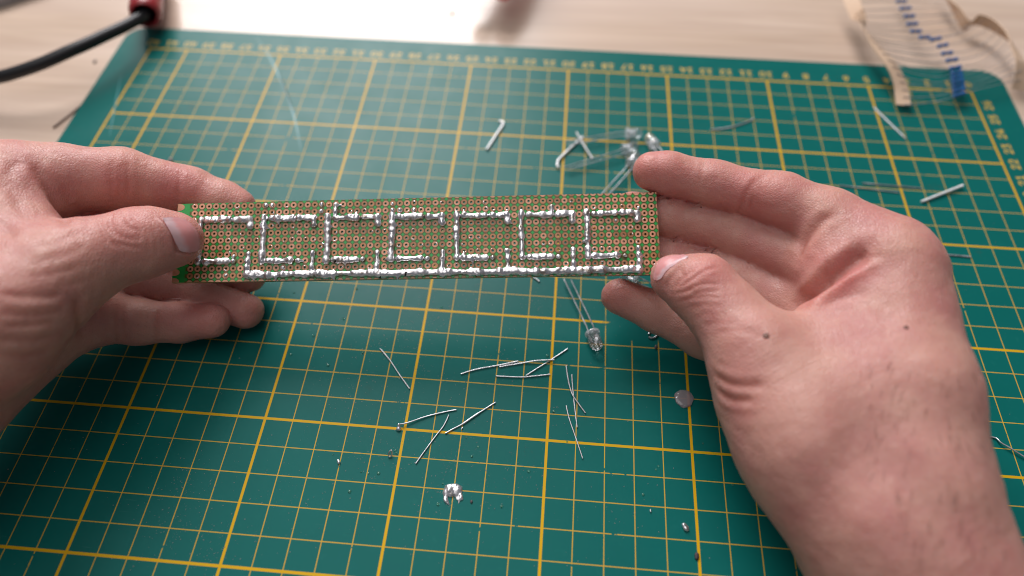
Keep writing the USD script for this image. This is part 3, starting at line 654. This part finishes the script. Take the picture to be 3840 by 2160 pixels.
wire(Bc, [(1530, 790), (2100, 838)], 'upper of two blurred parallel wire ends right of the hand', r=.0003, group=Gp)
wire(Bc, [(2100, 970), (2500, 812)], 'short wire end with its glint painted white, alone at the right edge of the mat', r=.0006, z=(.0006, .0012), group=Gp, look='bright')
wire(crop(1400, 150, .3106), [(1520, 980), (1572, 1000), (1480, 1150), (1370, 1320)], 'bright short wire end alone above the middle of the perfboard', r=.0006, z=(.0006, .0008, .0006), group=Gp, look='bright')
wire(Cc, [(740, 300), (880, 540), (1020, 760)], 'bright straight wire end leaning across the legs of the LED heap', r=.00045, z=(.004, .0022, .0006), group=Gp, look='bright')
wire(Cc, [(850, 380), (700, 520), (520, 690), (420, 810), (410, 880), (440, 905)], 'thick hooked wire end left of the LED heap', r=.00055, z=(.0006, .001, .001), group=Gp, look='bright')
wire(crop(3400, 500, .4141), [(340, 1100), (425, 1105), (580, 1120)], 'dull wire end peeping out behind the right hand knuckles', r=.0004, group=Gp)
wire(crop(3600, 1600, .1104), [(900, 330), (1255, 400), (1320, 470), (1700, 720), (2174, 1020), (2600, 1290)], 'long wire end sticking out behind the right wrist', r=.0003, z=(.0003, .0012, .0006), group=Gp)
wire(crop(1900, 1000, .3106), [(300, 110), (395, 178)], 'tip of a wire end just showing under the lower edge of the perfboard', r=.0004, group=Gp)
wire(T, [(345, 1095), (310, 1150), (298, 1172)], 'short straight wire end beside a hooked one under the right little finger', r=.00035, group=Gp)
wire(T, [(300, 1208), (345, 1222), (395, 1205), (425, 1160), (440, 1120)], 'small hook of wire under the right little finger', r=.00035, group=Gp)

# ------------------------------------------------------------------ clear round LEDs
def led(base, tip, legs, label, zb=.0027, zt=.0026):
    """base = middle of the flange, tip = end of the dome, legs = leg ends, all where they lie"""
    a = np.array(table(*base, zb)); b = np.array(table(*tip, zt)); ax_ = b - a; L0 = np.linalg.norm(ax_); ax_ /= L0
    x = np.cross(ax_, [0, 0, 1.0]); x /= np.linalg.norm(x); y = np.cross(ax_, x); Rm = np.stack([x, y, ax_], 1)
    t = thing('led', label, 'LED', a, Rm, group='clear LEDs on the mat')
    L = .0078
    prof = [(0, 0), (.0028, 0), (.0029, .0002), (.0029, .0009), (.0027, .0011), (.0025, .0012), (.0025, L - .0026)] + [(.0025 * math.cos(q), L - .0026 + .0026 * math.sin(q)) for q in np.linspace(.15, math.pi / 2, 9)]
    lens = trimesh.creation.revolve(np.array([(0, .00122), (.00245, .00122), (.0025, .0014)] + prof[6:-1] + [(0, L)]), sections=28); obj('lens', lens, M['lens'], t, smooth=40)
    fl = trimesh.creation.revolve(np.array([(0, 0), (.0028, 0), (.0029, .0002), (.0029, .0009), (.0027, .0011), (.0025, .0012), (0, .0012)]), sections=28); obj('flange', fl, M['flange_white'], t, smooth=40)
    an = trimesh.creation.box((.0010, .0004, .0020)); an.apply_translation((-.0007, 0, .0028)); cup = trimesh.creation.revolve(np.array([(0, 0), (.0004, 0), (.0008, .0007), (.0006, .0007), (.0003, .0002), (0, .0002)]), sections=14); cup.apply_translation((-.0004, 0, .0039))
    obj('anvil', join([an, cup]), M['wire'], t)
    po = trimesh.creation.box((.0004, .0004, .0026)); po.apply_translation((.0012, 0, .0029)); obj('post', po, M['wire'], t)
    inv = np.linalg.inv(Rm)
    ends = sorted((inv @ (np.array(table(*le, .0022)) - a) for le in legs), key=lambda e: e[0])
    for s_, e in zip((-1, 1), ends):
        st = np.array([s_ * .00127, 0, .0016])
        obj('leg', tube([st, [st[0], 0, -.003], (e + [st[0], 0, -.003]) / 2, e], .00028, 6), M['wire'], t, smooth=50)
    return t
F5 = crop(1900, 1000, .3106)
led(F5(1030, 790), F5(1110, 1020), (F5(690, 145), F5(778, 160)), 'single clear LED lying alone below the right end of the perfboard')
led(Cc(1600, 330), Cc(1850, 320), (Cc(540, 465), Cc(590, 522)), 'uppermost LED of the heap, legs to the left over the yellow line')
led(Cc(1560, 620), Cc(1820, 500), (Cc(520, 910), Cc(600, 940)), 'middle LED of the heap with its long legs reaching lower left')
led(Cc(2100, 540), Cc(1960, 360), (Cc(2350, 820), Cc(2300, 860)), 'rightmost LED of the heap, dome up, just above the right index fingertip')
led(Cc(1690, 850), Cc(1830, 600), (Cc(1140, 1420), Cc(1270, 1420)), 'LED touching the index fingertip, its legs going down behind the perfboard')
led((2392, 1050), (2350, 1030), ((2560, 1120), (2550, 1135)), 'LED almost hidden between the right thumb and little finger')
wire(crop(0, 0, 1), [(200, 478), (260, 432), (328, 376)], 'thin dark streak, added as a tube, on the bare tabletop left of the mat', r=.0005, z=(-MAT_T + .0005,), look='brown')  # added thin tube standing in for a dark streak on the wood

# ------------------------------------------------------------------ solder spills, flux drops and crumbs on the mat
S = crop(1600, 1650, .20704)
def on_mat_blob(conv, bones_, label, cat, name, mat_, h=.00016, amp=.0001):
    bb = [(np.array(table(*conv(*a), za)), np.array(table(*conv(*b), zb)), ra, rb) for a, b, ra, rb, za, zb in bones_]
    c = np.mean([b[0] for b in bb], 0); c[2] = 0
    m = blob_mesh([(a - c, b - c, ra, rb) for a, b, ra, rb in bb], h=h, amp=amp); keep = m.vertices[:, 2].copy(); m.vertices[:, 2] = np.maximum(m.vertices[:, 2], .00003)
    p = obj(name, m, mat_, smooth=True); UsdGeom.Xformable(p).AddTranslateOp().Set(Gf.Vec3d(*c.tolist())); tag(p, label, cat); return p
on_mat_blob(S, [((430, 880), (520, 850), .0012, .0011, 0, 0), ((520, 850), (600, 900), .001, .0008, 0, 0), ((600, 900), (620, 1020), .0008, .0006, 0, 0), ((620, 1020), (580, 1150), .0006, .0003, 0, 0), ((600, 1070), (645, 1080), .0004, .0003, 0, 0), ((430, 880), (350, 960), .0012, .0009, 0, 0), ((350, 960), (335, 1080), .0009, .0006, 0, 0), ((335, 1080), (405, 1170), .0005, .0002, 0, 0), ((460, 960), (520, 960), .0010, .0009, 0, 0), ((540, 960), (545, 1070), .0007, .0004, 0, 0), ((420, 930), (440, 990), .0010, .0005, 0, 0), ((450, 930), (540, 930), .0014, .0012, -.0004, -.0004), ((400, 900), (560, 890), .0015, .0014, -.0005, -.0005)], 'shiny crescent shaped splash of solder near the bottom middle of the mat', 'solder splash', 'solder_splash', M['solder'])
Bd = crop(2400, 1350, .5175); Cp = crop(1200, 1600, .17256)
on_mat_blob(Bd, [((75, 1086), (77, 1096), .00045, .0004, .0003, .0003)], 'tiny single bead of solder right of the bottom middle', 'solder bead', 'solder_bead', M['solder'])
on_mat_blob(Bd, [((318, 1200), (330, 1220), .0007, .0007, .0005, .0004), ((345, 1222), (350, 1232), .0005, .0004, .0004, .0003), ((320, 1190), (345, 1205), .0004, .0002, .0005, .0003)], 'lumpy nugget of solder beside the thick line at the lower right', 'solder bead', 'solder_bead', M['solder'])
on_mat_blob(Cp, [((390, 730), (410, 770), .0005, .0005, .0004, .0003), ((410, 770), (430, 795), .0003, .00025, .0004, .0002)], 'small pale nugget of solder on a thin vertical grid line', 'solder bead', 'solder_bead', M['dull'])
ringp = [table(*Cp(x, y), z) for x, y, z in ((1545, 505, .0022), (1500, 560, .0016), (1485, 640, .0006), (1520, 655, .0004), (1555, 620, .0007), (1560, 550, .0015), (1545, 505, .0022))]
c = np.mean(ringp, 0); c[2] = 0
p = obj('solder_curl', tube(spline(np.array(ringp) - c, 30), .00024, 7), M['dull'], smooth=50); UsdGeom.Xformable(p).AddTranslateOp().Set(Gf.Vec3d(*c.tolist())); tag(p, 'open curled loop of bright metal standing beside two green drops', 'solder curl')
on_mat_blob(crop(0, 0, 1), [((640, 596), (644, 600), .0007, .0006, .0006, .0006), ((640, 596), (636, 606), .0005, .0004, .0006, .0002)], 'grey crumb behind the left index finger', 'crumb', 'metal_crumb', M['dust'])
on_mat_blob(A, [((1083, 962), (1086, 956), .0004, .0003, .0003, .0004), ((1092, 946), (1100, 944), .0002, .00015, .0003, .0003)], 'tiny bright flake of solder beside the long wavy wire', 'solder bead', 'solder_bead', M['solder'])
dc = table(*Bd(318, 282), 0); a = np.linspace(0, 2 * np.pi, 27)[:-1]; rr_ = .0034 * (1 + .05 * np.sin(3 * a) + .04 * np.sin(7 * a + 1))
pd = trimesh.creation.extrude_polygon(Polygon(np.c_[rr_ * np.cos(a), rr_ * np.sin(a)]), .0011, engine='earcut'); pd = tri_sub(tri_sub(tri_sub(pd))); q = np.linalg.norm(pd.vertices[:, :2], axis=1)
pd.vertices[:, 2] = np.where(pd.vertices[:, 2] > .0005, .0012 - .0007 * (q / .0034) ** 4 - .0004 * np.exp(-(q / .0016) ** 2) + (meshkit.noise(pd.vertices * 1500, 3) - .5) * .0004, pd.vertices[:, 2] * .5)
p = obj('flux_disc', pd, M['milky'], smooth=40); UsdGeom.Xformable(p).AddTranslateOp().Set(Gf.Vec3d(float(dc[0]), float(dc[1]), .00002)); tag(p, 'milky pinkish disc of resin on a grid line left of the right wrist', 'resin disc')
for q, sx, lab in ((Bd(410, 1422), 1.0, 'dark oval chip touching the thick line at the bottom right'), ((2460, 1303), .8, 'dark speck on a thin grid line under the right little finger'), (S(812, 1118), .55, 'small dark speck right of the solder splash'), ((1696, 53), 1.1, 'dark grain on the bright tabletop behind the mat'), ((357, 233), 1.0, 'dark grain on the tabletop left of the mat corner')):
    b = trimesh.creation.icosphere(2, .0010 * sx); b.vertices += (meshkit.noise(b.vertices * 2500, 5) - .5)[:, None] * b.vertices * .8; b.apply_scale((.7, 1.1, .45)); z0 = -MAT_T if q[1] < 240 else 0
    p = obj('dark_crumb', b, M['dark'], smooth=True); w = table(*q, z0); UsdGeom.Xformable(p).AddTranslateOp().Set(Gf.Vec3d(float(w[0]), float(w[1]), z0 + .0004 * sx)); tag(p, lab, 'crumb')
dr = []
for x, y, s_ in ((1272, 1010, .62), (1665, 572, .55), (1637, 518, .45), (645, 1408, .62), (1055, 1012, .35), (895, 982, .3), (280, 605, .3), (1985, 805, .3)): dr.append((Cp(x, y), s_))
for x, y, s_ in ((818, 300, .42), (932, 122, .4), (1848, 568, .55), (290, 790, .35), (205, 1165, .6), (1355, 1200, .6), (1130, 652, .3)): dr.append((S(x, y), s_))
for x, y, s_ in ((1995, 182, .6), (2062, 775, .6), (1190, 1255, .4), (1258, 1150, .35), (30, 148, .5), (1130, 1052, .4), (2205, 1097, .35)): dr.append((A(x, y), s_))
for x, y, s_ in ((930, 630, .55), (1160, 1038, .5), (740, 1190, .55), (1085, 268, .5), (295, 1060, .45), (2115, 490, .45), (565, 835, .45), (330, 320, .4)): dr.append((crop(1000, 1000, .3106)(x, y), s_))
for x, y, s_ in ((132, 770, .4), (115, 795, .4), (22, 975, .5), (455, 605, .35), (670, 905, .4)): dr.append((Bd(x, y), s_))
ms = []
for q, s_ in dr:
    b = trimesh.creation.icosphere(2, .0009 * s_); b.apply_scale((1, 1, .6)); b.apply_translation((*table(*q)[:2], .0001)); ms.append(b)
tag(obj('flux_drops', join(ms), M['droplet'], smooth=True), 'tiny clear green drops of flux spattered over the near half of the mat', 'flux drops', kind='stuff')
# dust: thousands of grey grains in loose drifts
proto = trimesh.creation.icosphere(1, .00012); proto.apply_scale((1.5, .8, .6))
drift = [((1500, 1260), 55), ((1650, 1180), 60), ((1560, 1400), 50), ((700, 1800), 60), ((640, 1950), 55), ((1700, 1700), 60), ((1950, 1750), 60), ((1420, 1700), 55), ((2000, 1160), 60), ((1780, 1120), 45), ((1400, 1300), 50), ((1300, 1500), 45), ((800, 2080), 60), ((1900, 1380), 40), ((1250, 1250), 30), ((2300, 1900), 30), ((1650, 1850), 50), ((1100, 1850), 40)]
gp = []
for (x, y), n in drift:
    w = table(x, y)
    for k in range(n * 2):
        sd = rnd.choice((.004, .009, .016)); gp.append((w[0] + rnd.gauss(0, sd), w[1] + rnd.gauss(0, sd)))
for k in range(500): gp.append((rnd.uniform(-.2, .2), rnd.uniform(-.13, .10)))
ms = []
for x, y in gp:
    if abs(x) > .22 or y < -.145 or y > .14: continue
    b = proto.copy(); s_ = rnd.choice((.4, .5, .6, .75, 1.0)); b.apply_scale((s_ * rnd.uniform(.7, 1.5), s_, s_)); b.apply_transform(trimesh.transformations.rotation_matrix(rnd.gauss(.6, .6), (0, 0, 1))); b.apply_translation((x, y, .00003)); ms.append(b)
tag(obj('dust', join(ms), M['dust']), 'pale grey dust and filings scattered in drifts over the mat', 'dust', kind='stuff')

# ------------------------------------------------------------------ strip of resistors between two paper tapes, top right
Q = crop(3000, 0, .3261)
strip = thing('resistor_strip', 'strip of blue resistors between two twisted paper tapes over the far right mat corner', 'resistors', table(*Q(1700, 700), .004))
so = np.array(table(*Q(1700, 700), .004))
def ribbon(pts, w, name='paper_tape'):
    """pts: (x, y, z, roll) along the tape; roll turns it on edge"""
    C_ = np.array([[*table(*Q(x, y), z)] for x, y, z, _ in pts]); ro = np.interp(np.linspace(0, 1, 60), np.linspace(0, 1, len(pts)), [p[3] for p in pts]); C_ = spline(C_, 60)
    t = np.gradient(C_, axis=0); t /= np.linalg.norm(t, axis=1)[:, None]; V = []
    for p, d, a in zip(C_, t, ro):
        s_ = np.cross(d, [0, 0, 1.0]); s_ /= np.linalg.norm(s_); up = np.cross(s_, d)
        e = math.cos(a) * s_ + math.sin(a) * up; nn = np.cross(d, e)
        V += [p - e * w / 2 + nn * .0002, p + e * w / 2 + nn * .0002, p + e * w / 2 - nn * .0002, p - e * w / 2 - nn * .0002]
    F = []
    for i in range(59):
        for j in range(4):
            a, b = i * 4 + j, i * 4 + (j + 1) % 4; F += [[a, b, b + 4], [a, b + 4, a + 4]]
    F += [[0, 2, 1], [0, 3, 2], [236, 237, 238], [236, 238, 239]]
    m = trimesh.Trimesh(np.array(V) - so, F, process=False); m.fix_normals()
    return obj(name, m, M['paper'], strip, smooth=30), C_
_, CL = ribbon([(540, -120, .012, -.3), (640, 120, .012, -.7), (720, 310, .012, -1.0), (800, 410, .012, .9), (880, 540, .012, .6), (1010, 700, .011, .25), (1120, 880, .008, .1), (1170, 1050, .005, .05), (1190, 1210, .003, 0)], .0070)
_, CR = ribbon([(1620, -120, .006, .5), (1800, 130, .006, .9), (1930, 300, .004, 1.4), (2020, 230, .006, 1.5), (2250, 310, .008, 1.2), (2430, 480, .010, .9), (2530, 680, .010, .5), (2540, 880, .006, .3), (2510, 1035, .002, .1)], .0068)
bodies = [(1130, -60), (1165, 15), (1210, 95), (1255, 185), (1290, 275), (1330, 360), (1430, 430), (1560, 450), (1640, 525), (1690, 612), (1745, 690), (1785, 780), (1798, 835), (1806, 885), (1814, 935), (1822, 985), (1828, 1035), (1828, 1090)]
for i, (x, y) in enumerate(bodies):
    f = i / (len(bodies) - 1); z = .0045 + .003 * math.sin(f * 3.1) + rnd.uniform(-.0006, .0006)
    b = np.array(table(*Q(x, y), z)); a = CL[min(59, int(8 + f * 51))] + (0, 0, .0004); e = CR[min(59, int(6 + f * 50))] + (0, 0, .0004)
    d = e - a; d /= np.linalg.norm(d); tilt = np.array([rnd.uniform(-.08, .08), rnd.uniform(-.08, .08), rnd.uniform(-.05, .05)]); d = d + tilt; d /= np.linalg.norm(d)
    prof = np.array([(0, -.0032), (.0007, -.0032), (.00108, -.0028), (.0011, -.0021), (.0009, -.0016), (.00085, 0), (.0009, .0016), (.0011, .0021), (.00108, .0028), (.0007, .0032), (0, .0032)])
    body = trimesh.creation.revolve(prof, sections=12); body.apply_transform(trimesh.geometry.align_vectors((0, 0, 1), d)); body.apply_translation(b - so)
    r_ = obj('resistor', body, M['resistor'], strip, smooth=40)
    for s_, end in ((-1, a), (1, e)): obj('lead', tube(spline([b + s_ * d * .003 - so, b + s_ * d * .012 - so, end - so], 8), .0002, 6), M['wire'], r_, smooth=50)
    for s_ in (-.0021, .0002):
        rb = .00114 if abs(s_) > .001 else .00089
        bn = trimesh.creation.revolve(np.array([(rb - .0003, -.0002), (rb, -.0002), (rb, .0002), (rb - .0003, .0002)]), sections=12); bn.apply_transform(trimesh.geometry.align_vectors((0, 0, 1), d)); bn.apply_translation(b - so + d * s_); obj('colour_band', bn, M['band'], r_, smooth=40)

# ------------------------------------------------------------------ red handled tool with its black lead, top left; things cut by the far edge of the picture
E4 = crop(0, 0, .27194)
h0 = table(*E4(2000, 215), .0125); h1 = table(*E4(2075, -420), .0085)
ax_ = h1 - h0; Lh = np.linalg.norm(ax_); 
tool = thing('soldering_iron', 'maroon handle end of a soldering iron with a thick black lead, top left corner', 'soldering iron', h0)
prof = np.array([(.0050, .0028), (.0056, .0004), (.0064, 0), (.0074, .0012), (.0080, .004), (.0080, .03), (.0074, .05), (.0076, Lh), (0, Lh)])
hm = trimesh.creation.revolve(prof, sections=36); inner = trimesh.creation.revolve(np.array([(.0050, .0028), (.0048, .02), (0, .02)])[::-1], sections=36)
TR = trimesh.geometry.align_vectors((0, 0, 1), ax_ / Lh)
for m_ in (hm, inner): m_.apply_transform(TR)
hm.fix_normals(); obj('handle', hm, M['red'], tool, smooth=35); inner.fix_normals(); obj('cable_socket', inner, M['rubber'], tool, smooth=35)
cp = [h0 + ax_ / Lh * .012, h0 + ax_ / Lh * .002, table(*E4(1800, 320), .0135), table(*E4(1400, 510), .016), table(*E4(1000, 690), .017), table(*E4(500, 905), .015), table(*E4(0, 1060), .012), table(*E4(-500, 1150), .008)]
obj('lead', tube(spline(np.array(cp) - h0, 50), .0030, 14), M['rubber'], tool, smooth=True)
w0 = table(*E4(-60, 190), -MAT_T); w1 = table(*E4(520, 0), -MAT_T)
dv = (w1 - w0)[:2]; dv /= np.linalg.norm(dv); nv = np.array([-dv[1], dv[0]]); gb = trimesh.creation.box((.30, .20, .006)); an = math.atan2(dv[1], dv[0])
gb.apply_transform(trimesh.transformations.rotation_matrix(an, (0, 0, 1)))
p = obj('grey_case', gb, M['grey'], smooth=20); cc = w0[:2] + nv * .104 + dv * .02
UsdGeom.Xformable(p).AddTranslateOp().Set(Gf.Vec3d(float(cc[0]), float(cc[1]), -MAT_T + .0031)); tag(p, 'corner of a flat grey metal case at the top left edge of the table', 'case')
rp_ = table(1878, -4, .0105); rk = thing('pliers', 'red plastic grip end of a tool just showing at the far edge of the table', 'pliers', (rp_[0], rp_[1], -MAT_T))
for s_ in (0, 1):
    q = [np.array((0.0 - s_ * .013, .002 + s_ * .003, .0135)), np.array((.004 - s_ * .012, .04, .030)), np.array((.010 - s_ * .010, .09, .034)), np.array((.012 - s_ * .008, .12, .030))]
    obj('grip', tube(spline(q, 16), np.r_[.0045, np.full(13, .0062), .005, .004], 14), M['scarlet'] if s_ == 0 else M['dark'], rk, smooth=40)
